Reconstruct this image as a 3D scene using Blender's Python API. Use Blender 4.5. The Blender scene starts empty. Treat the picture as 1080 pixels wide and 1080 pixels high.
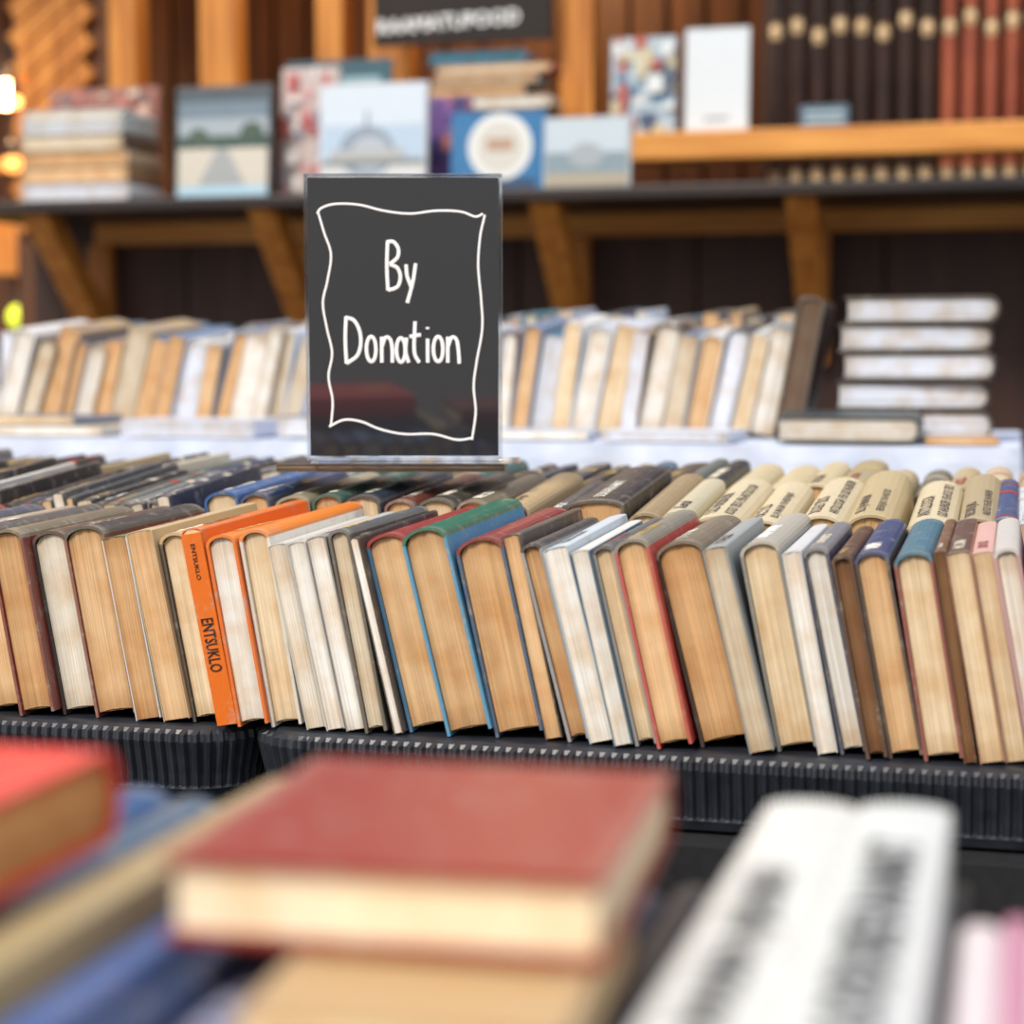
import bpy, math, random
from mathutils import Matrix, Vector
R = random.Random(7)
scene = bpy.context.scene
try:
    scene.view_settings.view_transform = 'Standard'
except Exception: pass

def lin(c):
    return tuple((x/255/12.92 if x/255 <= .04045 else ((x/255+.055)/1.055)**2.4) for x in c[:3])

# ---------------------------------------------------------------- materials
def new_mat(name):
    m = bpy.data.materials.new(name); m.use_nodes = True
    nt = m.node_tree
    return m, nt, nt.nodes['Principled BSDF']

def mat_paper():
    m, nt, b = new_mat('paper_edges'); N = nt.nodes.new; Lk = nt.links.new
    at = N('ShaderNodeAttribute'); at.attribute_name = 'Col'
    uv = N('ShaderNodeUVMap')
    mp = N('ShaderNodeMapping'); mp.inputs['Scale'].default_value = (900, 5, 1)
    Lk(uv.outputs[0], mp.inputs[0])
    n1 = N('ShaderNodeTexNoise'); n1.inputs['Scale'].default_value = 1; n1.inputs['Detail'].default_value = 3
    Lk(mp.outputs[0], n1.inputs['Vector'])
    r1 = N('ShaderNodeMapRange'); r1.inputs[1].default_value = .3; r1.inputs[2].default_value = .7
    r1.inputs[3].default_value = .76; r1.inputs[4].default_value = 1.14
    Lk(n1.outputs[0], r1.inputs[0])
    n2 = N('ShaderNodeTexNoise'); n2.inputs['Scale'].default_value = 30; n2.inputs['Detail'].default_value = 5
    Lk(uv.outputs[0], n2.inputs['Vector'])
    r2 = N('ShaderNodeMapRange'); r2.inputs[1].default_value = .42; r2.inputs[2].default_value = .76
    r2.inputs[3].default_value = 0; r2.inputs[4].default_value = .75
    Lk(n2.outputs[0], r2.inputs[0])
    mx = N('ShaderNodeMix'); mx.data_type = 'RGBA'; mx.blend_type = 'MULTIPLY'
    Lk(r2.outputs[0], mx.inputs[0]); Lk(at.outputs['Color'], mx.inputs[6]); mx.inputs[7].default_value = (*lin((228, 196, 154)), 1)
    vm = N('ShaderNodeVectorMath'); vm.operation = 'SCALE'
    Lk(mx.outputs[2], vm.inputs[0]); Lk(r1.outputs[0], vm.inputs['Scale'])
    Lk(vm.outputs[0], b.inputs['Base Color'])
    b.inputs['Roughness'].default_value = .85
    bp = N('ShaderNodeBump'); bp.inputs['Strength'].default_value = .3; bp.inputs['Distance'].default_value = .0008
    Lk(n1.outputs[0], bp.inputs['Height']); Lk(bp.outputs[0], b.inputs['Normal'])
    return m

def mat_cover(name='book_cover', rough=.42, worn=.5):
    m, nt, b = new_mat(name); N = nt.nodes.new; Lk = nt.links.new
    at = N('ShaderNodeAttribute'); at.attribute_name = 'Col'
    tc = N('ShaderNodeTexCoord')
    n = N('ShaderNodeTexNoise'); n.inputs['Scale'].default_value = 75; n.inputs['Detail'].default_value = 8; n.inputs['Roughness'].default_value = .78
    Lk(tc.outputs['Object'], n.inputs['Vector'])
    r = N('ShaderNodeMapRange'); r.inputs[1].default_value = .54; r.inputs[2].default_value = .66; r.inputs[3].default_value = 0; r.inputs[4].default_value = worn
    Lk(n.outputs[0], r.inputs[0])
    mx = N('ShaderNodeMix'); mx.data_type = 'RGBA'
    Lk(r.outputs[0], mx.inputs[0]); Lk(at.outputs['Color'], mx.inputs[6]); mx.inputs[7].default_value = (.46, .40, .33, 1)
    Lk(mx.outputs[2], b.inputs['Base Color'])
    w = N('ShaderNodeMapping'); w.inputs['Scale'].default_value = (160, 16, 60); Lk(tc.outputs['Object'], w.inputs[0])
    n3 = N('ShaderNodeTexNoise'); n3.inputs['Scale'].default_value = 1; n3.inputs['Detail'].default_value = 4; Lk(w.outputs[0], n3.inputs['Vector'])
    bp = N('ShaderNodeBump'); bp.inputs['Strength'].default_value = .45; bp.inputs['Distance'].default_value = .0015
    Lk(n3.outputs[0], bp.inputs['Height']); Lk(bp.outputs[0], b.inputs['Normal'])
    b.inputs['Roughness'].default_value = rough
    return m

def mat_noise(name, c1, c2, scale=(1, 1, 1), nscale=8, rough=.6, bump=0, detail=4, metal=0):
    m, nt, b = new_mat(name); N = nt.nodes.new; Lk = nt.links.new
    tc = N('ShaderNodeTexCoord'); mp = N('ShaderNodeMapping'); mp.inputs['Scale'].default_value = scale
    Lk(tc.outputs['Object'], mp.inputs[0])
    n = N('ShaderNodeTexNoise'); n.inputs['Scale'].default_value = nscale; n.inputs['Detail'].default_value = detail
    Lk(mp.outputs[0], n.inputs['Vector'])
    cr = N('ShaderNodeValToRGB'); cr.color_ramp.elements[0].position = .3; cr.color_ramp.elements[1].position = .7
    cr.color_ramp.elements[0].color = (*lin(c1), 1); cr.color_ramp.elements[1].color = (*lin(c2), 1)
    Lk(n.outputs[0], cr.inputs[0]); Lk(cr.outputs[0], b.inputs['Base Color'])
    b.inputs['Roughness'].default_value = rough; b.inputs['Metallic'].default_value = metal
    if bump:
        bp = N('ShaderNodeBump'); bp.inputs['Strength'].default_value = bump; bp.inputs['Distance'].default_value = .003
        Lk(n.outputs[0], bp.inputs['Height']); Lk(bp.outputs[0], b.inputs['Normal'])
    return m

PAPER = mat_paper(); COVER = mat_cover(); INK = mat_cover('printed_ink', .6, .25)
BMATS = [PAPER, COVER, INK]
WOODV = mat_noise('wood_golden_vertical', (172, 100, 34), (226, 152, 66), (14, 14, 1.2), 3, .5, .1)
WOODH = mat_noise('wood_golden_horizontal', (196, 124, 50), (236, 168, 84), (1.2, 14, 14), 3, .5, .1)
WOODD = mat_noise('wood_brown_slat', (74, 42, 20), (122, 75, 37), (14, 14, 1.0), 3, .6, .1)
DARKW = mat_noise('wood_dark_panel', (48, 27, 19), (70, 42, 30), (6, 6, .8), 3, .6, .05)
BOARDM = mat_noise('name_board_paint', (24, 16, 13), (34, 22, 17), (1, 1, 1), 6, .7)
DARKSH = mat_noise('shelf_dark_stain', (30, 24, 24), (52, 40, 36), (1, 8, 8), 3, .45)
PLAST = mat_noise('black_plastic', (34, 37, 44), (48, 52, 60), (1, 1, 1), 60, .36)
CLOTHB = mat_noise('black_cloth', (13, 13, 16), (24, 24, 28), (1, 1, 1), 90, .9)
CLOTHW = mat_noise('pale_blue_cloth', (192, 204, 228), (216, 224, 240), (1, 1, 1), 20, .85)
GROUND = mat_noise('paving', (92, 88, 84), (128, 124, 118), (1, 1, 1), 4, .9, .2)

# ---------------------------------------------------------------- mesh builder
class MB:
    def __init__(s): s.v = []; s.f = []; s.m = []; s.c = []; s.uv = []
    def add(s, vs, fs, mat, col, M=None, uvs=None, vcol=None):
        o = len(s.v)
        for p in vs: s.v.append(tuple(M @ Vector(p)) if M is not None else tuple(p))
        for f in fs:
            s.f.append([i+o for i in f]); s.m.append(mat); s.c.append([vcol[i] for i in f] if vcol else [col]*len(f))
            s.uv.append([uvs[i] if uvs else (0, 0) for i in f])
    def box(s, x0, x1, y0, y1, z0, z1, mat, col=(1, 1, 1), M=None, bev=0):
        vs = [(x, y, z) for z in (z0, z1) for y in (y0, y1) for x in (x0, x1)]
        s.add(vs, [(0, 2, 3, 1), (4, 5, 7, 6), (0, 1, 5, 4), (2, 6, 7, 3), (0, 4, 6, 2), (1, 3, 7, 5)], mat, col, M)
    def obj(s, name, mats, smooth=False, bevel=0, parent=None):
        me = bpy.data.meshes.new(name); me.from_pydata(s.v, [], s.f)
        for m in mats: me.materials.append(m)
        me.polygons.foreach_set('material_index', s.m)
        ca = me.color_attributes.new('Col', 'FLOAT_COLOR', 'CORNER'); ul = me.uv_layers.new(name='UVMap')
        cc = []; uu = []
        for c, f, u in zip(s.c, s.f, s.uv):
            for k in range(len(f)): cc += [c[k][0], c[k][1], c[k][2], 1]; uu += [u[k][0], u[k][1]]
        ca.data.foreach_set('color', cc); ul.data.foreach_set('uv', uu)
        if smooth: me.polygons.foreach_set('use_smooth', [True]*len(s.f))
        me.update()
        ob = bpy.data.objects.new(name, me); scene.collection.objects.link(ob)
        if bevel:
            b = ob.modifiers.new('bevel', 'BEVEL'); b.width = bevel; b.segments = 2; b.limit_method = 'ANGLE'
        if parent: ob.parent = parent
        return ob

def empty(name, loc=(0, 0, 0), rot=(0, 0, 0)):
    e = bpy.data.objects.new(name, None); e.location = loc; e.rotation_euler = rot
    e.empty_display_size = .05
    scene.collection.objects.link(e); return e

# ---------------------------------------------------------------- text geometry
_tc = {}
def text_geo(s, bold=.012):
    if (s, bold) in _tc: return _tc[(s, bold)]
    cu = bpy.data.curves.new('t', 'FONT'); cu.body = s; cu.resolution_u = 2; cu.size = 1; cu.offset = bold
    ob = bpy.data.objects.new('t', cu); scene.collection.objects.link(ob)
    dg = bpy.context.evaluated_depsgraph_get(); ev = ob.evaluated_get(dg); me = ev.to_mesh()
    vs = [tuple(v.co) for v in me.vertices]; fs = [tuple(p.vertices) for p in me.polygons]
    ev.to_mesh_clear(); bpy.data.objects.remove(ob); bpy.data.curves.remove(cu)
    xs = [v[0] for v in vs]; ys = [v[1] for v in vs]
    x0, x1, y0, y1 = min(xs), max(xs), min(ys), max(ys)
    vs = [((v[0]-x0)/(y1-y0), (v[1]-(y0+y1)/2)/(y1-y0)) for v in vs]
    _tc[(s, bold)] = (vs, fs, (x1-x0)/(y1-y0)); return _tc[(s, bold)]
WORDS = ['TAMMSAARE', 'A. KITZBERG', 'Ajalugu', 'ROMAAN', 'Eesti kirjandus', 'LUULE', 'Meri ja maa', 'KODU', 'LINNUD', 'Teine raamat', 'J. LONDON',
         'NOVELLID', 'Valitud teosed', 'MUUSIKA', 'SONARAAMAT', 'Kevad', 'REISID']

# ---------------------------------------------------------------- a book, spine up: x thickness, y length, z height
def add_book(mb, t, L, H, cov, pag, M, hard=True, rnd=None, text=None, tcol=(230, 225, 210), tsize=None, spine=None, band=None, tstart=.02, board=None, cth=None, text2=None, bold=.012):
    cov = lin(cov); tn = R.uniform(.86, 1.03); pag = tuple(a_*q_ for a_, q_ in zip(lin(pag), (tn, tn**1.15, tn**1.4))); c = .0024 if hard else .0009
    if cth: c = cth
    b = rnd if rnd is not None else (min(.30*t, .009) if hard else .0018)
    ov = .003 if hard else .0004
    n = 10
    def path(o):
        a = t/2-o; bb = max(b-o*.6, .0006)
        pts = [(o, 0.0)]
        for i in range(n+1):
            th = math.pi*(1-i/n)
            pts.append((t/2+a*math.cos(th), H-b-(o-o*.6 if o else 0)+bb*math.sin(th)))
        pts.append((t-o, 0.0)); return pts
    o, i_ = path(0), path(c); k = len(o)
    uo = R.random()*9
    vs = []
    for P in (o, i_):
        for y in (0, L):
            vs += [(p[0], y, p[1]) for p in P]
    A, B, C, D = 0, k, 2*k, 3*k
    sp = lin(spine) if spine else cov
    bd = lin(board) if board else cov
    wear = R.uniform(.15, .6); wc = (.50, .42, .32)
    def mixc(a_, f): return tuple(a_[q_]*(1-f)+wc[q_]*f for q_ in range(3))
    ys = [0, .0025, .012, L-.012, L-.0025, L]; wf = [wear, wear*.6, 0, 0, wear*.6, wear]
    for j in range(k-1):
        col = sp if 1 <= j < k-2 else bd
        p, q = o[j], o[j+1]
        ew = .35*wear if j in (1, k-3) else 0
        vv = []; vc = []
        for y, f in zip(ys, wf):
            dz = -.0012 if (y in (0, L) and hard and 2 < j < k-3) else 0
            for r_ in (p, q):
                vv.append((r_[0], y, r_[1]+dz)); vc.append(mixc(col, min(.8, f+ew) if 1 <= j < k-2 else f*.5))
        mb.add(vv, [(2*a, 2*a+1, 2*a+3, 2*a+2) for a in range(5)], 1, col, M, None, vc)
        mb.add([vs[C+j], vs[C+j+1], vs[D+j+1], vs[D+j]], [(0, 3, 2, 1)], 1, col, M)
        mb.add([vs[A+j], vs[C+j], vs[C+j+1], vs[A+j+1]], [(0, 1, 2, 3)], 1, mixc(col, wear*.4), M)
        mb.add([vs[B+j], vs[B+j+1], vs[D+j+1], vs[D+j]], [(0, 1, 2, 3)], 1, col, M)
    for q in (0, k-1):
        mb.add([vs[A+q], vs[B+q], vs[D+q], vs[C+q]], [(0, 1, 2, 3)], 1, bd, M)
    pin = path(c+.0002); zb = ov+.0004
    xa, xb = pin[0][0], pin[-1][0]
    def ztop(x):
        for a_, b_ in zip(pin[1:-2], pin[2:-1]):
            if a_[0]-1e-9 <= x <= b_[0]+1e-9:
                f = (x-a_[0])/max(1e-9, b_[0]-a_[0]); return a_[1]+f*(b_[1]-a_[1])
        return pin[1][1]
    nc = max(4, int((xb-xa)/.0035)); y0, y1 = ov, L-ov
    zr = [0, .05, .12, .5, .88, .95, 1]
    aged = R.uniform(.6, 1.9)
    for side, (yy, sg_) in enumerate(((y0, -1), (y1, 1))):
        vs2 = []; cs = []; us = []
        for jx in range(nc+1):
            x = xa+(xb-xa)*jx/nc; zt = ztop(x); e = abs(jx/nc-.5)*2
            dy = sg_*R.uniform(-.0005, .0008); tone = R.uniform(.91, 1.04)
            dip = (.0012 if hard else 0)*(1-e*e)
            for r_ in zr:
                z = zb+dip*(1-r_)+(zt-zb-dip*(1-r_))*r_
                er = abs(r_-.5)*2
                dk = 1-aged*(.16*max(0, (er-.75)/.25)+.10*(e**4))
                vs2.append((x, yy+dy, z)); cs.append((pag[0]*tone*dk, pag[1]*tone*dk**1.25, pag[2]*tone*dk**1.6)); us.append((x+uo, z+uo))
        q = len(zr)
        fs2 = [(a*q+b_, (a+1)*q+b_, (a+1)*q+b_+1, a*q+b_+1) if side == 0 else (a*q+b_, a*q+b_+1, (a+1)*q+b_+1, (a+1)*q+b_) for a in range(nc) for b_ in range(q-1)]
        mb.add(vs2, fs2, 0, pag, M, us, cs)
    mb.add([(xa, y0, zb), (xb, y0, zb), (xb, y1, zb), (xa, y1, zb)], [(0, 3, 2, 1)], 0, pag, M, [(xa+uo, y0), (xb+uo, y0), (xb+uo, y1), (xa+uo, y1)])
    for x in (xa, xb):
        mb.add([(x, y0, zb), (x, y1, zb), (x, y1, ztop(x)), (x, y0, ztop(x))], [(0, 1, 2, 3)], 0, pag, M)
    def zs(x):
        q = max(-1, min(1, (x-t/2)/(t/2)))
        return H-b+b*math.sqrt(max(0, 1-q*q))
    if band:
        bc = lin(band)
        for (ya, yb) in ((.012, .016), (L-.03, L-.026), (L*.62, L*.62+.012)):
            for j in range(1, k-2):
                p, q = o[j], o[j+1]
                mb.add([(p[0], ya, p[1]+.0003), (q[0], ya, q[1]+.0003), (q[0], yb, q[1]+.0003), (p[0], yb, p[1]+.0003)], [(0, 1, 2, 3)], 2, bc, M)
    if text:
        rows = [(text, 0, 1)]
        if text2: rows = [(text, .17, .75), (text2, -.2, .55)]
        for tx, off, sc_ in rows:
            tv, tf, w = text_geo(tx, bold); h = (tsize or min(.011, t*.5))*sc_
            if w*h > L-.03: h = (L-.03)/w
            mb.add([(t/2-off*t-v[1]*h, tstart+v[0]*h, zs(t/2-off*t-v[1]*h)+.0005) for v in tv], tf, 2, lin(tcol), M)

T = Matrix.Translation
def Rt(deg, ax): return Matrix.Rotation(math.radians(deg), 4, ax)

TAN = (236, 197, 150); TAN2 = (222, 178, 128); CRE = (244, 222, 186); WHT = (248, 245, 238); GRC = (222, 208, 184); BRN = (134, 96, 62); BLW = (226, 232, 245)

def book_row(name, specs, u0, v0, z0, lean, tilt, L=.205, jit=.004, autotext=.6, sc=1.0, lj=.7, tj=.5):
    mb = MB(); u = u0
    n = len(specs); prev = None
    for i, s in enumerate(specs):
        t, H, pag, cov = s[0]/1000*sc, s[1]/1000, s[2], s[3]
        kw = dict(s[4]) if len(s) > 4 else {}
        ln = lean(i/max(1, n-1)) if callable(lean) else lean
        ln += R.uniform(-lj, lj)
        ln = kw.pop('lean', ln); LL = kw.pop('L', L+R.uniform(-.015, .015)); tl = kw.pop('tilt', tilt+R.uniform(-tj, tj)); dv = kw.pop('dv', R.uniform(-jit, jit))
        dz = kw.pop('dz', 0); front = kw.pop('front', None); at = kw.pop('at', None)
        if at is not None and at > u: u = at
        a = math.radians(ln)
        if prev is not None and ln < prev and ln < 0: u += min(.006, math.sin(math.radians(prev-ln))*H)*.8
        prev = ln
        lift = t*math.sin(a) if a > 0 else 0
        M = T((u, v0+dv, z0+lift+dz)) @ Rt(tl, 'X') @ Rt(ln, 'Y')
        if 'text' not in kw and R.random() < autotext:
            dark = sum(cov)/3 < 130
            kw['text'] = R.choice(WORDS); kw['tcol'] = R.choice([(225, 215, 190), (235, 235, 230), (200, 165, 90)]) if dark else R.choice([(40, 40, 45), (60, 40, 30), (130, 30, 30)])
        add_book(mb, t, LL, H, cov, pag, M, **kw)
        if front:
            fc, tx, tc2 = front
            mb.box(0, t, -.002, .0005, 0.0, H-.004, 1, lin(fc), M)
            tv, tf, w = text_geo(tx); h = (t)*.62
            s2 = min(1, (H-.03)/(w*h))
            mb.add([(t/2+v[1]*h, -.0025, H-.070-v[0]*h*s2*.6) for v in tv], tf, 2, lin(tc2), M)
            mb.add([(t/2+v[1]*h*.35, -.0025, H-.012-v[0]*h*.4) for v in tv], tf, 2, lin(tc2), M)
        u += t/math.cos(a)+.0001
    return mb.obj(name, BMATS)

D = dict
ORG = (226, 112, 30)
row1 = [(30, 146, TAN, (70, 60, 60)), (28, 150, CRE, (130, 40, 40)), (33, 148, WHT, (60, 70, 90)), (31, 150, TAN, (160, 150, 130)),
 (31, 150, TAN, (80, 76, 74)), (33, 150, TAN2, (120, 40, 36), D(spine=(110, 100, 80))),
 (33, 151, (236, 228, 212), (52, 48, 46), D(spine=(84, 62, 50))),
 (38, 152, TAN, (58, 50, 46), D(board=(120, 52, 44), spine=(46, 44, 46), text='KIRJUTISED')),
 (23, 150, TAN2, (206, 208, 210), D(hard=False, board=(216, 220, 224), spine=(92, 110, 70))),
 (24, 152, TAN, (200, 176, 134), D(hard=False)),
 (26, 153, CRE, (30, 28, 30), D(spine=(202, 172, 120), text='NOVELLID')),
 (18, 158, CRE, ORG, D(hard=False, rnd=.003, front=(ORG, 'ENTSUKLO', (40, 26, 20)), text='TEATMETEOS', tcol=(60, 30, 15), L=.225, dv=-.004)),
 (27, 150, WHT, ORG, D(spine=(232, 124, 34), L=.225)),
 (27, 151, CRE, (236, 150, 70), D(board=(228, 224, 214), spine=(234, 132, 40), L=.215)),
 (17, 148, (240, 232, 218), (214, 210, 200), D(hard=False)), (16, 149, WHT, (198, 196, 190), D(hard=False, text='Eesti kirjandus')), (17, 150, WHT, (150, 150, 150), D(hard=False)),
 (19, 153, GRC, (92, 96, 98), D(board=(70, 66, 60))), (8, 152, WHT, (60, 56, 54), D(hard=False)),
 (34, 153, TAN, (150, 42, 38), D(board=(66, 130, 170), spine=(150, 44, 40), L=.225, text='', rnd=.008)),
 (38, 154, TAN, (38, 100, 74), D(board=(70, 150, 190), spine=(36, 104, 80), L=.225, text='', rnd=.010)),
 (40, 154, TAN2, (140, 36, 34), D(board=(60, 90, 120), spine=(128, 30, 32), L=.22, rnd=.010)),
 (14, 153, TAN, (70, 62, 56), D(hard=False)), (18, 152, TAN2, (150, 150, 150), D(spine=(60, 60, 64))),
 (20, 151, WHT, (196, 208, 218), D(hard=False)), (15, 150, WHT, (60, 110, 140), D(hard=False, spine=(220, 220, 214))), (18, 151, CRE, (150, 152, 150), D(spine=(88, 90, 92))),
 (28, 152, TAN, (206, 60, 50), D(board=(190, 48, 44), spine=(128, 124, 112))),
 (39, 154, TAN2, (34, 32, 36), D(board=(46, 34, 34), spine=(116, 106, 90), rnd=.010, text='JUTUSTUSED')),
 (19, 151, (228, 214, 190), (150, 158, 160), D(hard=False)), (31, 152, CRE, (128, 128, 124), D(spine=(176, 172, 160))),
 (15, 149, WHT, (210, 212, 214), D(hard=False)), (20, 150, WHT, (44, 52, 80), D(board=(50, 62, 92), spine=(120, 122, 128))),
 (16, 150, BRN, (82, 54, 36)),
 (26, 152, TAN, (46, 56, 84), D(board=(72, 56, 50), spine=(40, 62, 108), text='MERI')), (29, 151, CRE, (140, 66, 60), D(spine=(60, 110, 130))),
 (9, 150, BRN, (110, 76, 50), D(hard=False)), (18, 151, CRE, (176, 120, 84), D(hard=False, spine=(90, 60, 50))), (16, 152, CRE, (214, 170, 160), D(hard=False)),
 (19, 153, (238, 228, 214), (190, 150, 150), D(spine=(200, 196, 190))), (24, 150, WHT, (120, 124, 130)), (30, 152, TAN, (50, 50, 60)), (26, 149, CRE, (160, 60, 50)), (32, 151, TAN, (60, 80, 70)), (22, 152, WHT, (90, 96, 120)), (28, 150, CRE, (90, 60, 50)), (24, 152, TAN, (60, 66, 80))]
row1 = [(a[0], a[1]+R.uniform(-5, 3))+tuple(a[2:]) for a in row1]
book_row('book_row', row1, -.910, 1.343, .9262, lambda f: -11.5+2.0*math.sin(f*9), 1.5, sc=.925, jit=.008, lj=1.2)

def rnd_specs(n, covs, pags, tr=(14, 34), hr=(150, 158), hard=.6, **kk):
    out = []
    for i in range(n):
        out.append((R.uniform(*tr), R.uniform(*hr), R.choice(pags), R.choice(covs), D(hard=R.random() < hard, band=R.choice([None, None, (200, 190, 170), (170, 40, 40), (210, 180, 90)]), **kk)))
    return out
DK = [(26, 28, 32), (44, 46, 50), (70, 74, 78), (110, 114, 116), (30, 44, 70), (60, 58, 54), (196, 196, 190), (50, 40, 34), (96, 104, 100)]
MID = [(90, 96, 70), (150, 140, 110), (206, 200, 180), (60, 100, 130), (40, 90, 90), (56, 44, 40), (170, 150, 110), (34, 60, 100), (190, 180, 60)]
CR = [(206, 190, 152), (210, 196, 162), (186, 168, 128), (170, 154, 120)]
sp = rnd_specs(34, DK, [WHT, CRE, GRC], (7, 17), (150, 163), .2)
sp[0][4]['at'] = -1.14
mids = [(40, 92, 150), (34, 60, 100), (150, 140, 116), (60, 96, 84), (44, 56, 70), (110, 60, 50), (70, 66, 60), (120, 110, 90)]
for i, c_ in enumerate(mids):
    kw = D(tilt=3, lean=-10+i, text=R.choice(WORDS))
    if i == 0: kw['at'] = -.68
    sp.append((28 if i % 2 else 33, 161+R.uniform(-3, 2), (CRE, TAN)[i % 2], c_, kw))
sp += [(34, 156, TAN, (176, 150, 108), D(lean=-7, at=-.425)), (24, 150, WHT, (60, 60, 64), D(lean=-6)), (50, 161, TAN2, (30, 30, 34), D(lean=-4, rnd=.006, text='SONARAAMAT', L=.23)),
       (30, 152, CRE, (150, 130, 96), D(lean=-3)), (24, 154, TAN, (196, 188, 160), D(lean=-3)),]
words = ['OLD KALENDER', 'VALITUD', 'KOGU TEOS', 'ELU JA MAAILM', 'ANTOLOOGIA', 'REISIKIRJAD']
for i in range(6):
    kw = D(lean=(-2.5, -4, -1.5, -5, -2, -3)[i], rnd=.015, text=words[i], text2=words[(i+2) % 6]+' 1936 '+words[(i+4) % 6], tcol=(78, 66, 58), tsize=.015, hard=True, tilt=6+R.uniform(-1.5, 1.5), dv=R.uniform(-.014, .010))
    sp.append((R.uniform(34, 44), R.uniform(145, 157), (222, 188, 138), R.choice(CR), kw))
sp += rnd_specs(9, [(150, 160, 180), (210, 214, 220), (60, 80, 120), (180, 160, 130)], [WHT, CRE], (12, 22), (148, 155), .4)
book_row('book_row', sp, -1.14, 1.578, .928, lambda f: -13+6*f, 5, L=.213)
sp = rnd_specs(34, DK+MID, [WHT, CRE, TAN], (9, 26), (158, 170), .5) + rnd_specs(16, DK+MID+CR, [WHT, CRE, TAN], (14, 30), (158, 168), .6) + rnd_specs(18, CR+[(110, 104, 90)], [TAN, CRE], (28, 40), (158, 166), 1, rnd=.012)
book_row('book_row', sp, -1.32, 1.815, .928, lambda f: -11+5*math.sin(f*20), 2.5, L=.21, lj=1.5)

# ---------------------------------------------------------------- ribbed trays
def tray(name, u0, u1, v0, v1, z0, z1):
    r = .05; pitch = .0088; step = pitch/4; pts = []
    def line(a, b, nrm):
        Lh = (Vector(b)-Vector(a)).length; n = int(Lh/step)
        for i in range(n): pts.append((Vector(a).lerp(Vector(b), i/n), Vector(nrm)))
    def arc(c, a0):
        n = int(r*math.pi/2/step)
        for i in range(n):
            a = a0+math.pi/2*i/n; nr = Vector((math.cos(a), math.sin(a))); pts.append((Vector(c)+nr*r, nr))
    line((u0+r, v0), (u1-r, v0), (0, -1)); arc((u1-r, v0+r), -math.pi/2)
    line((u1, v0+r), (u1, v1-r), (1, 0)); arc((u1-r, v1-r), 0)
    line((u1-r, v1), (u0+r, v1), (0, 1)); arc((u0+r, v1-r), math.pi/2)
    line((u0, v1-r), (u0, v0+r), (-1, 0)); arc((u0+r, v0+r), math.pi)
    n = len(pts)
    lv = [(z0, -.010, 0), (z0+.003, -.002, 0), (z0+.008, 0, 0), (z0+.010, .001, 0), (z0+.012, -.003, 1), (z0+.022, -.002, 1), (z1-.020, .002, 1), (z1-.012, .004, 1), (z1-.006, .003, 1), (z1-.003, .001, 0), (z1-.0008, -.003, 0), (z1, -.008, 0)]
    mb = MB(); vs = []
    for z, off, rib in lv:
        for i, (p, nr) in enumerate(pts):
            o = off+(.0034 if (rib and i % 4 in (1, 2)) else 0)
            q = p+nr*o; vs.append((q.x, q.y, z))
    fs = []
    for l in range(len(lv)-1):
        for i in range(n):
            j = (i+1) % n; fs.append((l*n+i, l*n+j, (l+1)*n+j, (l+1)*n+i))
    fs.append(tuple(range((len(lv)-1)*n, len(lv)*n))); fs.append(tuple(range(n-1, -1, -1)))
    mb.add(vs, fs, 0, (1, 1, 1)); return mb.obj(name, [PLAST])
for a, b in ((-1.22, -.578), (-.568, .07), (.08, .70)):
    tray('plastic_tray', a, b, 1.334, 1.555, .866, .9255)
    tray('plastic_tray', a, b, 1.575, 1.80, .866, .9275)
    tray('plastic_tray', a, b, 1.815, 2.04, .866, .9275)

# ---------------------------------------------------------------- cloth covered tables
def cloth_table(name, u0, u1, v0, v1, z, drop, mat, fold=.012):
    e = empty(name)
    mb = MB(); nu = 160; nd = 14
    pts = []
    def line(a, b, nrm, n):
        for i in range(n): pts.append((a[0]+(b[0]-a[0])*i/n, a[1]+(b[1]-a[1])*i/n, nrm))
    line((u0, v0), (u1, v0), (0, -1), nu); line((u1, v0), (u1, v1), (1, 0), nu//2)
    line((u1, v1), (u0, v1), (0, 1), nu); line((u0, v1), (u0, v0), (-1, 0), nu//2)
    n = len(pts); vs = []
    for k in range(nd+1):
        f = k/nd
        for i, (x, y, nr) in enumerate(pts):
            s = (x+y*1.3); w = fold*min(1, f*2.5)*(math.sin(s*38)+.6*math.sin(s*71+2))+.01*f
            o = w+(.004*math.sin(min(1, f*8)*math.pi/2))
            vs.append((x+nr[0]*o, y+nr[1]*o, z-drop*f if k else z))
    fs = [(k*n+i, k*n+(i+1) % n, (k+1)*n+(i+1) % n, (k+1)*n+i) for k in range(nd) for i in range(n)]
    fs.append(tuple(range(n)))
    mb.add(vs, fs, 0, (1, 1, 1)); mb.obj('tablecloth', [mat], parent=e)
    lg = MB()
    for x in (u0+.06, u1-.06):
        for y in (v0+.06, v1-.06): lg.box(x-.02, x+.02, y-.02, y+.02, 0, z-.03, 0)
    lg.box(u0+.01, u1-.01, v0+.01, v1-.01, z-.03, z-.003, 0)
    lg.obj('frame', [DARKW], parent=e)
    return e
cloth_table('market_table', -1.35, .85, 1.30, 2.14, .8655, .7, CLOTHB)
cloth_table('market_table', -2.3, 0.0, 2.40, 3.05, 1.105, .28, CLOTHW)
cloth_table('market_table', -.85, .55, .30, .80, .8825, .75, CLOTHB)

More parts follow.
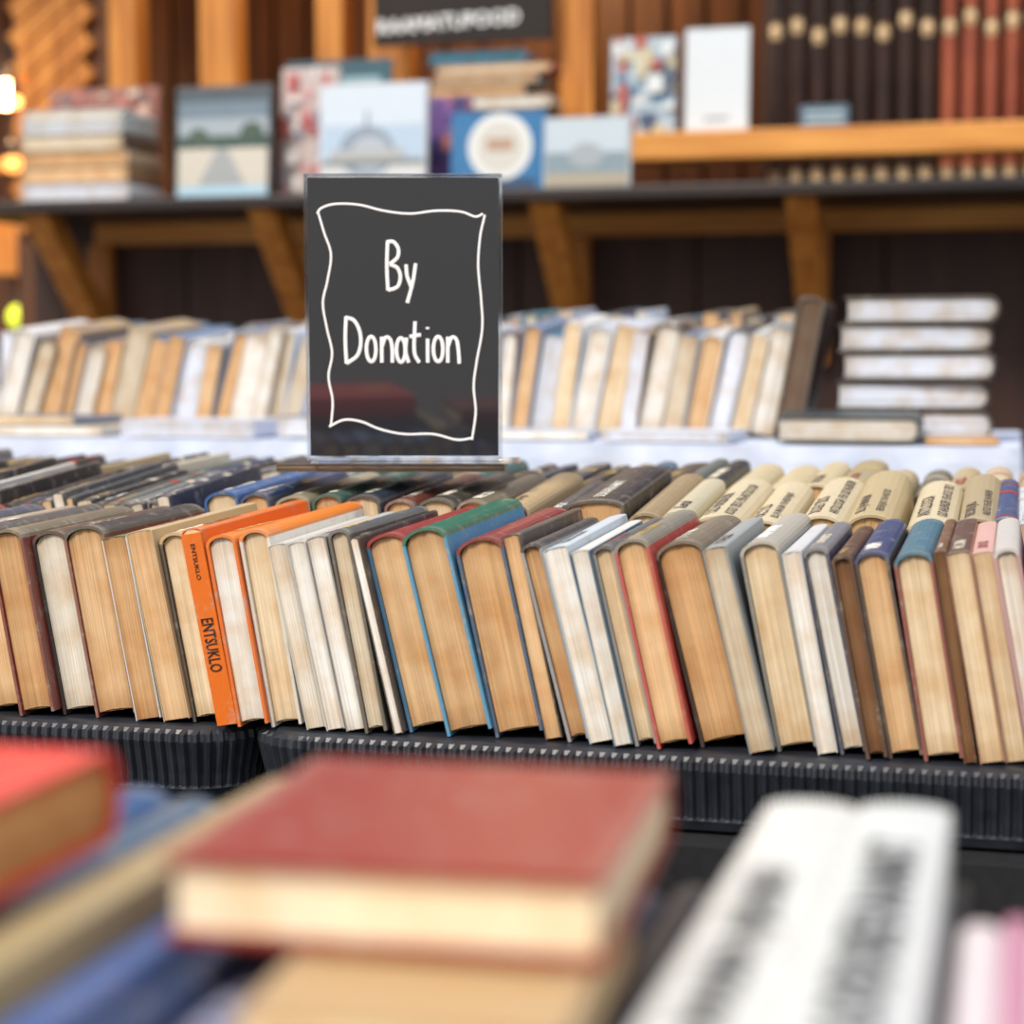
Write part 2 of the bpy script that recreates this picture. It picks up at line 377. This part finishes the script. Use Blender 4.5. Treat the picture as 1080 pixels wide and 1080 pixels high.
# ---------------------------------------------------------------- acrylic sign
SZ = 1.1195
sg = empty('acrylic_sign_holder', (-.533, 1.617, SZ), (math.radians(2.6), 0, math.radians(15)))
k = .000852
m, nt, b = new_mat('sign_black_print')
b.inputs['Base Color'].default_value = (*lin((26, 30, 37)), 1); b.inputs['Roughness'].default_value = .35
b.inputs['Coat Weight'].default_value = 1; b.inputs['Coat Roughness'].default_value = .01; b.inputs['Coat IOR'].default_value = 1.8; SIGNM = m
m, nt, b = new_mat('clear_acrylic'); b.inputs['Transmission Weight'].default_value = 1; b.inputs['Roughness'].default_value = .03
b.inputs['IOR'].default_value = 1.35; b.inputs['Base Color'].default_value = (.88, .92, .95, 1); ACR = m
m, nt, b = new_mat('chalk_white_glow'); b.inputs['Base Color'].default_value = (.9, .9, .9, 1); b.inputs['Roughness'].default_value = .7
b.inputs['Emission Color'].default_value = (1, 1, 1, 1); b.inputs['Emission Strength'].default_value = .12; CHALK_GLOW = m  # faint emission brightens the white strokes beyond the light falling on them
mb = MB(); mb.box(-99*k, 99*k, 0, .0015, 4*k, 293*k, 0); mb.obj('black_insert', [SIGNM], parent=sg)
mb = MB()
mb.box(-102*k, 102*k, .002, .0045, 0, 297*k, 0)
mb.box(-102.5*k, -99.5*k, -.0015, .002, 0, 297*k, 0); mb.box(99.5*k, 103*k, -.0015, .002, 0, 297*k, 0); mb.box(-102*k, 103*k, -.0015, .002, 293.5*k, 297*k, 0)
mb.box(-96*k, 122*k, -.022, .055, -.0025, -.0002, 0, M=Rt(-2.6, 'X'))
mb.obj('acrylic_frame', [ACR], bevel=.0004, parent=sg)
def cat(P, n=8):
    P = [Vector((p[0], p[1])) for p in P]
    if len(P) == 2: return P
    Q = [2*P[0]-P[1]]+P+[2*P[-1]-P[-2]]; out = []
    for i in range(1, len(Q)-2):
        for j in range(n):
            t = j/n; a, b_, c, d = Q[i-1], Q[i], Q[i+1], Q[i+2]
            out.append(.5*((2*b_)+(c-a)*t+(2*a-5*b_+4*c-d)*t*t+(3*b_-a-3*c+d)*t**3))
    out.append(P[-1]); return out
def strokes(name, sts, w):
    cu = bpy.data.curves.new(name, 'CURVE'); cu.dimensions = '3D'; cu.bevel_depth = w*k/2; cu.bevel_resolution = 2; cu.use_fill_caps = True
    for s in sts:
        P = cat(s); sp = cu.splines.new('POLY'); sp.points.add(len(P)-1)
        for i, p in enumerate(P): sp.points[i].co = ((p.x-425)*k, 0, (482-p.y)*k, 1)
    cu.materials.append(CHALK_GLOW)
    ob = bpy.data.objects.new(name, cu); scene.collection.objects.link(ob); ob.parent = sg; ob.location = (0, -.0003, 0); ob.scale = (1, .25, 1)
def ell(cx, cy, rx, ry): return [(cx+rx*math.cos(a*math.pi/6), cy+ry*math.sin(a*math.pi/6)) for a in range(13)]
strokes('border_line', [
 [(336, 226), (341, 220), (356, 216), (380, 217), (405, 223), (432, 226), (460, 223), (485, 224), (500, 229), (508, 226)],
 [(510, 227), (505, 250), (503, 280), (506, 315), (507, 345), (501, 380), (498, 405), (500, 432), (496, 461)],
 [(497, 459), (480, 461), (455, 455), (425, 455), (400, 450), (380, 442), (362, 440), (346, 447)],
 [(348, 446), (350, 420), (346, 395), (350, 370), (345, 345), (341, 318), (346, 295), (350, 268), (343, 245), (337, 224)]], 2.4)
strokes('lettering', [
 [(409, 254), (408, 280), (409, 305)], [(408, 255), (415, 255), (420, 262), (419, 271), (411, 278)], [(411, 278), (419, 282), (422, 291), (419, 301), (409, 305)],
 [(428, 278), (429, 290), (433, 301)], [(438, 277), (435, 296), (429, 318)],
 [(365, 332), (364, 356), (365, 381)], [(364, 333), (373, 336), (379, 347), (380, 361), (376, 373), (365, 381)],
 ell(391, 366, 5, 13), [(402, 353), (402, 380)], [(402, 364), (406, 354), (411, 356), (413, 366), (413, 380)],
 ell(422, 367, 4.6, 12.5), [(428, 354), (427, 368), (430, 380)],
 [(437, 337), (436, 368), (441, 380)], [(431, 353), (443, 351)], [(450, 355), (450, 380)], [(450, 343), (450, 345)],
 ell(461, 366, 5, 13), [(471, 353), (471, 380)], [(471, 364), (475, 354), (480, 356), (482, 366), (483, 381)]], 3.9)
mb = MB()
add_book(mb, .007, .12, .205, (44, 42, 44), (120, 104, 86), T((-.640, 1.575, SZ-.0032)) @ Rt(14, 'Z') @ Rt(90, 'Y'), hard=False, text='')
mb.obj('thin_dark_book', BMATS)

# ---------------------------------------------------------------- back table books
BL = [(190, 200, 214), (206, 214, 226), (120, 140, 170), (66, 120, 150), (150, 156, 160), (230, 230, 228), (70, 80, 96), (170, 150, 130), (84, 70, 62)]
sp = rnd_specs(16, BL, [WHT, BLW, CRE, TAN, GRC, TAN2], (18, 40), (130, 160), .5)
book_row('book_row', sp, -1.53, 2.62, 1.107, lambda f: 20-5*f, 5, L=.19, autotext=.3, lj=3.5)
sp = rnd_specs(16, BL, [WHT, BLW, BLW, CRE, TAN, GRC], (20, 38), (138, 160), .5)
book_row('book_row', sp, -.82, 2.62, 1.107, lambda f: 8+6*f, 5, L=.19, autotext=.3, lj=2.5)
sp = rnd_specs(26, BL+[(60, 130, 150), (52, 44, 48)], [WHT, BLW, CRE, TAN], (17, 30), (148, 166), .5)+rnd_specs(34, BL+[(60, 130, 150), (52, 44, 48)], [WHT, BLW, CRE, TAN], (14, 26), (166, 184), .5)
book_row('book_row', sp, -1.66, 2.84, 1.107, lambda f: 8*math.sin(f*7), 3, L=.18, autotext=.2, lj=3)
mb = MB()
add_book(mb, .036, .15, .19, (58, 42, 34), (120, 100, 84), T((-.322, 2.56, 1.108+.006)) @ Rt(10, 'Y'), cth=.004)
mb.obj('dark_hardcover_book', BMATS)
mb = MB(); z = 1.106
for i, (th, dx, yw) in enumerate([(.040, .0, 0), (.038, -.004, 2), (.038, .003, -2), (.037, -.002, 1), (.036, .006, -1)]):
    add_book(mb, th, .15, .20, (24, 24, 28), (222, 230, 246), T((-.235+dx, 2.565, z+th)) @ Rt(yw, 'Z') @ Rt(90, 'Y'), cth=.0038, rnd=.014); z += th+.0006
mb.obj('book_stack', BMATS)
mb = MB()
add_book(mb, .032, .135, .178, (60, 70, 72), (232, 228, 220), T((-.30, 2.41, 1.107+.034)) @ Rt(2, 'X') @ Rt(90, 'Y'))
mb.obj('flat_book', BMATS)
for (a, w, th, v, cv, pg, yw) in [(-1.42, .17, .014, 2.42, (210, 200, 180), WHT, 4), (-1.44, .15, .012, 2.44, (120, 130, 150), CRE, -5), (-1.215, .20, .024, 2.42, (206, 212, 226), BLW, 0), (-.985, .14, .03, 2.43, (90, 110, 140), BLW, -4),
        (-.70, .15, .012, 2.43, (190, 200, 215), WHT, 6), (-.53, .17, .014, 2.42, (214, 222, 236), BLW, -3), (-.115, .09, .008, 2.42, (190, 150, 110), TAN, 2)]:
    mb = MB(); zz = 1.107 + (.0155 if a == -1.44 else 0)
    add_book(mb, th, .13, w, cv, pg, T((a, v, zz+th)) @ Rt(yw, 'Z') @ Rt(90, 'Y'), hard=False); mb.obj('flat_book', BMATS)

# ---------------------------------------------------------------- foreground books
fg = []
def F(t, H, cov, pag=CRE, **kw): fg.append((t, H, pag, cov, kw))
F(30, 140, (60, 70, 90)); F(28, 138, (38, 90, 140)); F(32, 140, (60, 120, 160), WHT); F(30, 136, (44, 84, 130)); F(24, 134, (70, 96, 120)); F(28, 136, (40, 110, 160)); 
F(21, 149, (176, 156, 112), text='', rnd=.002)
F(20, 136, (70, 96, 150), WHT, tsize=.012); F(16, 130, (36, 60, 100), text='', L=.25); F(22, 124, (170, 176, 200), WHT, text='LINNUD JA LOOMAD', tcol=(60, 30, 80), tsize=.014, bold=.03); F(20, 119, (70, 66, 100)); F(24, 119, (224, 222, 218), WHT, text='Meri ja maa', tcol=(30, 30, 40), tsize=.016, bold=.03); F(24, 118, (190, 180, 150)); F(18, 114, (60, 62, 80)); F(16, 112, (24, 28, 40)); F(21, 118, (20, 24, 40), text='')
F(34.5, 151, (222, 222, 216), WHT, text='MAAILMA AJALUGU', tcol=(20, 22, 32), tsize=.0185, bold=.045, rnd=.003, tstart=.03)
F(34.5, 151, (216, 219, 216), WHT, text='LOODUSE RAAMAT', tcol=(20, 22, 32), tsize=.0185, bold=.045, rnd=.003, tstart=.03)
F(6, 120, (26, 30, 40), text='')
F(14, 135, (226, 214, 216), WHT, L=.2); F(8, 137, (204, 140, 166), L=.2); F(15, 134, (226, 222, 216), WHT, L=.2); F(12, 130, (120, 150, 120), L=.2); F(24, 132, (200, 196, 200), L=.2); F(24, 130, (190, 60, 50), L=.2); F(30, 134, (60, 80, 70), L=.2)
tot = sum(f[0] for f in fg[:16])/1000+.0001*16
book_row('book_row', fg, -.091-tot, .425, .8855, -.01, 0, L=.30, jit=.003, autotext=.3, lj=0, tj=0)
mb = MB()
add_book(mb, .0255, .135, .158, (146, 42, 28), (246, 230, 198), T((-.112, .522, 1.0265+.0255+.002)) @ Rt(3, 'Z') @ Rt(90, 'Z') @ Rt(90, 'Y'), text='')
mb.obj('red_hardcover_book', BMATS)
mb = MB()
add_book(mb, .021, .09, .14, (190, 156, 110), (236, 210, 168), T((-.112, .470, 1.0055+.021)) @ Rt(4, 'Z') @ Rt(90, 'Z') @ Rt(90, 'Y'), text='', hard=False)
mb.obj('flat_book', BMATS)
mb = MB()
Mr = T((-.30, .40, 1.036+.032)) @ Rt(1, 'Z') @ Rt(90, 'Z') @ Rt(90, 'Y')
add_book(mb, .032, .17, .20, (236, 48, 42), (206, 150, 92), Mr, text='')
mb.add([(-.0006, .02, .06), (-.0006, .06, .06), (-.0006, .06, .10), (-.0006, .02, .10)], [(0, 1, 2, 3)], 2, lin((240, 170, 40)), Mr)
mb.obj('red_hardcover_book', BMATS)

# ---------------------------------------------------------------- kiosk: wall, shelf, brackets, posts
mb = MB()
u = -2.28
while u < 1.6:
    mb.box(u, u+.395, 4.10, 4.125, .02, 1.60, 0); u += .40
mb.box(-2.28, 1.6, 4.126, 4.14, 0, 1.60, 0)
mb.obj('wall_kiosk_front', [DARKW], bevel=.002)
mb = MB(); mb.box(-2.30, 1.6, 3.73, 4.098, 1.540, 1.565, 0); mb.obj('counter_shelf', [DARKSH], bevel=.003)
mb = MB(); mb.box(-2.10, .9, 4.062, 4.098, 1.492, 1.5385, 0); mb.obj('shelf_rail', [WOODH], bevel=.003)
for u in (-2.09, -1.56, -.945, -.425, .2):
    mb = MB(); w = .030
    y0, z0, y1, z1 = 3.76, 1.5385, 4.06, 1.30
    vs = []
    for x in (u-w, u+w):
        vs += [(x, y0-.0, z0), (x, y0+.075, z0), (x, 4.06, z1+.03), (x, 4.06, z1-.055)]
    mb.add(vs, [(0, 1, 2, 3), (7, 6, 5, 4), (0, 4, 5, 1), (1, 5, 6, 2), (2, 6, 7, 3), (3, 7, 4, 0)], 0, (1, 1, 1))
    mb.box(u-w*.9, u+w*.9, 4.061, 4.098, z1-.09, 1.490, 0)
    mb.obj('shelf_bracket', [WOODV], bevel=.003)
mb = MB()
for (a, w, v) in ((-2.065, .035, 4.15), (-1.822, .045, 4.15), (-1.545, .032, 4.15), (-1.42, .05, 4.2), (-.965, .038, 4.15), (.35, .04, 4.15)):
    mb.box(a-w, a+w, v, v+.07, 1.566, 2.45, 0)
mb.obj('kiosk_posts', [WOODV], bevel=.003)
mb = MB(); mb.box(-.91, 1.5, 4.05, 4.145, 1.648, 1.708, 0)
mb.obj('upper_wall_shelf', [WOODH], bevel=.004)
mb = MB(); u = -3.6
while u < 2.2:
    mb.box(u, u+.085, 4.95, 4.97, 0, 2.5, 0); u += .10
mb.box(-3.6, 2.2, 4.98, 5.0, 0, 2.5, 0)
mb.obj('wall_kiosk_back', [WOODD])
mb = MB(); mb.box(-3.6, 2.2, 4.0, 5.1, 2.48, 2.53, 0); mb.obj('kiosk_roof', [WOODD])
mb = MB()
for i in range(12):
    c = i*.075
    M = T((-2.33, 4.32, 1.62+c)) @ Rt(-38, 'Y')
    mb.box(-.13, .13, 0, .02, 0, .052, 0, M=M)
mb.box(-2.46, -2.20, 4.345, 4.36, 1.2, 2.47, 1)
mb.obj('diagonal_siding_panel', [WOODV, WOODD])
mb = MB(); mb.box(-2.55, -2.29, 4.2, 4.24, 1.2, 1.23, 0); mb.box(-2.75, -2.35, 4.5, 4.54, 1.72, 1.75, 0); mb.box(-2.75, -2.35, 4.5, 4.54, 1.45, 1.60, 0)
for a in (-2.74, -2.56, -2.4): mb.box(a, a+.05, 4.55, 4.6, 0, 2.47, 0)
mb.obj('side_wood_frame', [WOODV])
m1 = mat_noise('rod_dark', (34, 20, 16), (58, 34, 26), (1, 1, 1), 10, .4)
m2 = mat_noise('rod_red', (130, 62, 42), (168, 88, 60), (1, 1, 1), 10, .4)
m3 = mat_noise('rod_beige', (206, 176, 132), (226, 200, 160), (1, 1, 1), 10, .5)
mb = MB()
def lathe(mb, cx, cy, prof):
    n = 14; vs = []; 
    for z, r, _ in prof:
        for i in range(n): vs.append((cx+r*math.cos(i*2*math.pi/n), cy+r*math.sin(i*2*math.pi/n), z))
    for l in range(len(prof)-1):
        q = [(l*n+i, l*n+(i+1) % n, (l+1)*n+(i+1) % n, (l+1)*n+i) for i in range(n)]
        mb.add(vs, q, prof[l][2], (1, 1, 1))
u = -.54; i = 0
while u < 1.2:
    c = 0 if u < -.19 else 1
    zt = 1.945+.014*math.sin(i*2.3)
    r = .017
    lathe(mb, u, 4.28, [(1.600, .010, 2), (1.605, .013, 2), (1.63, .013, 2), (1.64, r, c), (zt-.02, r, c), (zt-.016, .011, 2), (zt, .015, 2), (zt+.016, .011, 2), (zt+.020, r*.9, c), (2.3, r*.8, c)])
    u += .047 if c == 0 else .044; i += 1
mb.obj('turned_wood_rods', [m1, m2, m3], smooth=True)
mb = MB(); mb.box(-.56, 1.4, 4.24, 4.33, 1.5655, 1.60, 0); mb.obj('rod_rack', [DARKW])
mb = MB(); mb.box(-.58, 1.4, 4.36, 4.38, 1.60, 2.45, 0); mb.obj('rack_backboard', [DARKW])
e = empty('shop_name_board')
mb = MB(); mb.box(-1.42, -1.01, 4.10, 4.115, 1.925, 2.16, 0); mb.obj('board', [BOARDM], parent=e)
tv, tf, w = text_geo('RAAMATUPOOD', .02); mb = MB(); h = .33/w
mb.add([(-1.41+v[0]*h, 4.097, 1.966+v[1]*h+v[0]*h*.03) for v in tv], tf, 0, (1, 1, 1)); 
m, nt, b = new_mat('white_letters'); b.inputs['Base Color'].default_value = (.95, .95, .95, 1); mb.obj('letters', [m], parent=e)

# ---------------------------------------------------------------- books on the counter shelf
SB = Matrix(((0, 0, -1, 0), (-1, 0, 0, 0), (0, 1, 0, 0), (0, 0, 0, 1)))
def standing(name, u0, u1, v, z0, z1, cov, art, th=.014, lean=4, pag=WHT):
    W, Hh = u1-u0, z1-z0
    M = T((u1, v, z0)) @ Rt(-lean, 'X') @ SB
    mb = MB(); add_book(mb, th, Hh, W, cov, pag, M, rnd=.002)
    for i, (poly, col) in enumerate(art):
        mb.add([(th+.0004*(i+1), p[1]*Hh, W*(1-p[0])) for p in poly], [tuple(range(len(poly)))], 2, lin(col), M)
    return mb.obj(name, BMATS)
def rc(a, b, c, d): return [(a, b), (c, b), (c, d), (a, d)]
def circ(cx, cy, r, asp=1, n=20): return [(cx+r*math.cos(i*2*math.pi/n), cy+r*asp*math.sin(i*2*math.pi/n)) for i in range(n)]
Z0 = 1.5655
def confetti(n, cols, s=.08):
    out = []
    for i in range(n):
        x, y = R.random()*.9, R.random()*.92; out.append((rc(x, y, min(1, x+s*R.uniform(.5, 1.5)), min(1, y+s*R.uniform(.4, 1.2))), R.choice(cols)))
    return out
standing('picture_book', -2.157, -1.885, 3.96, Z0, 1.834, (150, 96, 86), confetti(50, [(190, 120, 110), (210, 170, 150), (120, 80, 80), (90, 110, 120), (200, 190, 170)]))
standing('picture_book', -1.79, -1.565, 3.85, Z0, 1.812, (60, 66, 70), [(rc(.04, .03, .97, .97), (160, 172, 180)), (rc(.04, .86, .97, .97), (74, 86, 96)), (rc(.04, .72, .97, .86), (110, 130, 144)), (rc(.04, .45, .97, .56), (52, 78, 70)), (circ(.8, .58, .12, .8), (60, 84, 70)), (circ(.25, .56, .1, .7), (70, 90, 76)), (rc(.04, .03, .97, .45), (206, 200, 186)), ([(.2, .03), (.8, .03), (.55, .45), (.45, .45)], (160, 164, 166)), (rc(.04, .03, .97, .12), (170, 206, 226))])
standing('picture_book', -1.60, -1.355, 4.02, Z0, 1.885, (56, 104, 120), [(rc(.0, .88, 1, 1), (50, 90, 104)), (rc(.1, .8, .9, .88), (150, 180, 190))])
standing('picture_book', -1.572, -1.44, 3.92, Z0, 1.855, (196, 180, 176), confetti(40, [(190, 90, 90), (230, 225, 220), (120, 130, 150), (210, 150, 150)], .12))
standing('picture_book', -1.437, -1.20, 3.80, Z0, 1.796, (206, 214, 222), [(rc(.03, .03, .98, .97), (178, 200, 220)), (rc(.03, .62, .98, .97), (206, 218, 230)), (rc(.03, .03, .98, .3), (212, 214, 214)), (circ(.45, .38, .26, .9), (140, 154, 170)), (circ(.48, .36, .18, .9), (176, 186, 196)), (rc(.12, .3, .8, .40), (176, 178, 178)), (rc(.44, .6, .46, .75), (110, 120, 136)), (rc(.03, .26, .98, .31), (130, 138, 138))])
standing('picture_book', -1.235, -1.14, 3.92, Z0, 1.781, (92, 62, 130), confetti(14, [(120, 80, 160), (60, 50, 110), (200, 120, 90)], .2))
standing('picture_book', -1.146, -.945, 3.80, Z0, 1.728, (36, 110, 160), [(rc(.0, .0, 1, 1), (38, 112, 164)), (circ(.52, .55, .34, 1.25), (225, 228, 226)), (circ(.52, .55, .26, 1.25), (206, 204, 196)), (rc(.1, .02, .9, .14), (24, 60, 96)), (rc(.38, .5, .66, .66), (180, 150, 130))])
standing('picture_book', -.945, -.765, 3.78, Z0, 1.708, (176, 186, 192), [(rc(.03, .03, .97, .97), (190, 204, 214)), (rc(.03, .2, .97, .5), (130, 150, 160)), (rc(.03, .03, .97, .2), (170, 160, 140)), (circ(.5, .45, .2, .9), (160, 170, 176))])
mb = MB(); z = Z0
for i, (th, cv, pg) in enumerate([(.036, (210, 218, 224), BLW), (.034, (150, 120, 90), TAN), (.034, (190, 170, 140), TAN2), (.036, (90, 84, 74), GRC), (.028, (200, 214, 216), BLW), (.022, (210, 226, 228), WHT)]):
    add_book(mb, th, .17, .26-i*.004, cv, pg, T((-2.115+.004*(i % 3), 3.75, z+th)) @ Rt(90, 'Y')); z += th+.0005
mb.obj('book_stack', BMATS)
mb = MB(); z = Z0
for i, (th, cv, pg) in enumerate([(.04, (120, 90, 70), TAN)]*4+[(.03, (80, 70, 66), TAN), (.026, (200, 190, 170), WHT), (.024, (110, 90, 90), TAN2), (.022, (60, 120, 140), TAN), (.022, (150, 60, 60), CRE), (.026, (40, 120, 150), (60, 130, 160))]):
    add_book(mb, th, .10, .24+.02*((i*7) % 3-1), cv, pg, T((-1.25+.008*(i % 3), 3.96, z+th)) @ Rt(90, 'Y')); z += th+.0005
mb.obj('book_stack', BMATS)
U0 = 1.7085
standing('picture_book', -.875, -.732, 4.10, U0, 1.917, (170, 190, 204), confetti(36, [(90, 130, 160), (220, 226, 228), (60, 80, 110), (180, 90, 80), (200, 190, 160)], .18))
standing('picture_book', -.712, -.574, 4.10, U0, 1.93, (206, 218, 226), [(rc(.04, .03, .97, .97), (216, 224, 230)), (rc(.3, .1, .7, .14), (150, 160, 170))])
standing('price_card', -.462, -.36, 4.07, U0, 1.755, (70, 100, 120), [(rc(.1, .2, .9, .4), (160, 180, 190)), (rc(.1, .55, .9, .75), (160, 180, 190))], th=.004)

# ---------------------------------------------------------------- lamps at the left
def lamp(name, loc, r, col, st):
    e = empty(name, loc)
    m, nt, b = new_mat('bulb_glass'); b.inputs['Base Color'].default_value = (*col, 1); b.inputs['Emission Color'].default_value = (*col, 1); b.inputs['Emission Strength'].default_value = st
    mb = MB(); prof = [(-r+2*r*i/10, max(.0005, math.sqrt(max(0, r*r-(-r+2*r*i/10)**2))), 0) for i in range(11)]
    lathe(mb, 0, 0, prof); mb.obj('bulb', [m], smooth=True, parent=e)
    mb = MB(); lathe(mb, 0, 0, [(r*.9, .014, 0), (r+.03, .014, 0), (r+.035, .004, 0), (r+.12, .003, 0)]); mb.obj('socket', [PLAST], smooth=True, parent=e)
lamp('pendant_lamp', (-2.515, 4.4, 1.90), .036, (1, .66, .28), 26)
lamp('pendant_lamp', (-2.375, 4.20, 1.85), .014, (1, .45, .12), 6)
lamp('pendant_lamp', (-2.385, 4.20, 1.70), .022, (1, .42, .10), 2.5)
lamp('yellow_lantern', (-2.485, 4.4, 1.335), .034, (.75, .85, .05), 1.2)

mb = MB(); mb.box(-14, 12, -6, 16, -.05, 0, 0); mb.obj('ground', [GROUND])

# ---------------------------------------------------------------- light
w = bpy.data.worlds.new('sky'); scene.world = w; w.use_nodes = True
nt = w.node_tree; bg = nt.nodes['Background']
tc = nt.nodes.new('ShaderNodeTexCoord'); sx = nt.nodes.new('ShaderNodeSeparateXYZ'); cr = nt.nodes.new('ShaderNodeValToRGB')
nt.links.new(tc.outputs['Generated'], sx.inputs[0]); nt.links.new(sx.outputs['Z'], cr.inputs[0]); nt.links.new(cr.outputs[0], bg.inputs[0])
cr.color_ramp.elements[0].position = .02; cr.color_ramp.elements[0].color = (.34, .32, .30, 1)
cr.color_ramp.elements[1].color = (.72, .80, .98, 1)
e1 = cr.color_ramp.elements.new(.22); e1.color = (.98, .95, .94, 1)
bg.inputs[1].default_value = 1.1
def light(name, typ, loc, energy, col, **kw):
    l = bpy.data.lights.new(name, typ); l.energy = energy; l.color = col
    for a, b in kw.items(): setattr(l, a, b)
    o = bpy.data.objects.new(name, l); o.location = loc; scene.collection.objects.link(o); return o
s = light('sun', 'SUN', (0, 0, 5), 3.3, (1, .92, .81), angle=math.radians(16))
s.rotation_euler = Vector((.38, .90, -1.0)).to_track_quat('-Z', 'Y').to_euler()
light('pendant_light', 'POINT', (-2.5, 4.35, 1.9), 8, (1, .6, .28), shadow_soft_size=.05)
light('kiosk_fill_light', 'POINT', (-1.2, 4.55, 2.35), 14, (1, .68, .36), shadow_soft_size=.08)  # added warm fill under the roof, not tied to any visible lamp

cam = bpy.data.cameras.new('camera'); co = bpy.data.objects.new('camera', cam); scene.collection.objects.link(co)
co.location = (0, 0, 1.2); co.rotation_euler = (math.radians(90-4.29), 0, math.radians(15))
cam.lens = 66.67; cam.sensor_width = 36; cam.clip_start = .02
cam.dof.use_dof = True; cam.dof.focus_distance = 1.52; cam.dof.aperture_fstop = 3.9
scene.camera = co
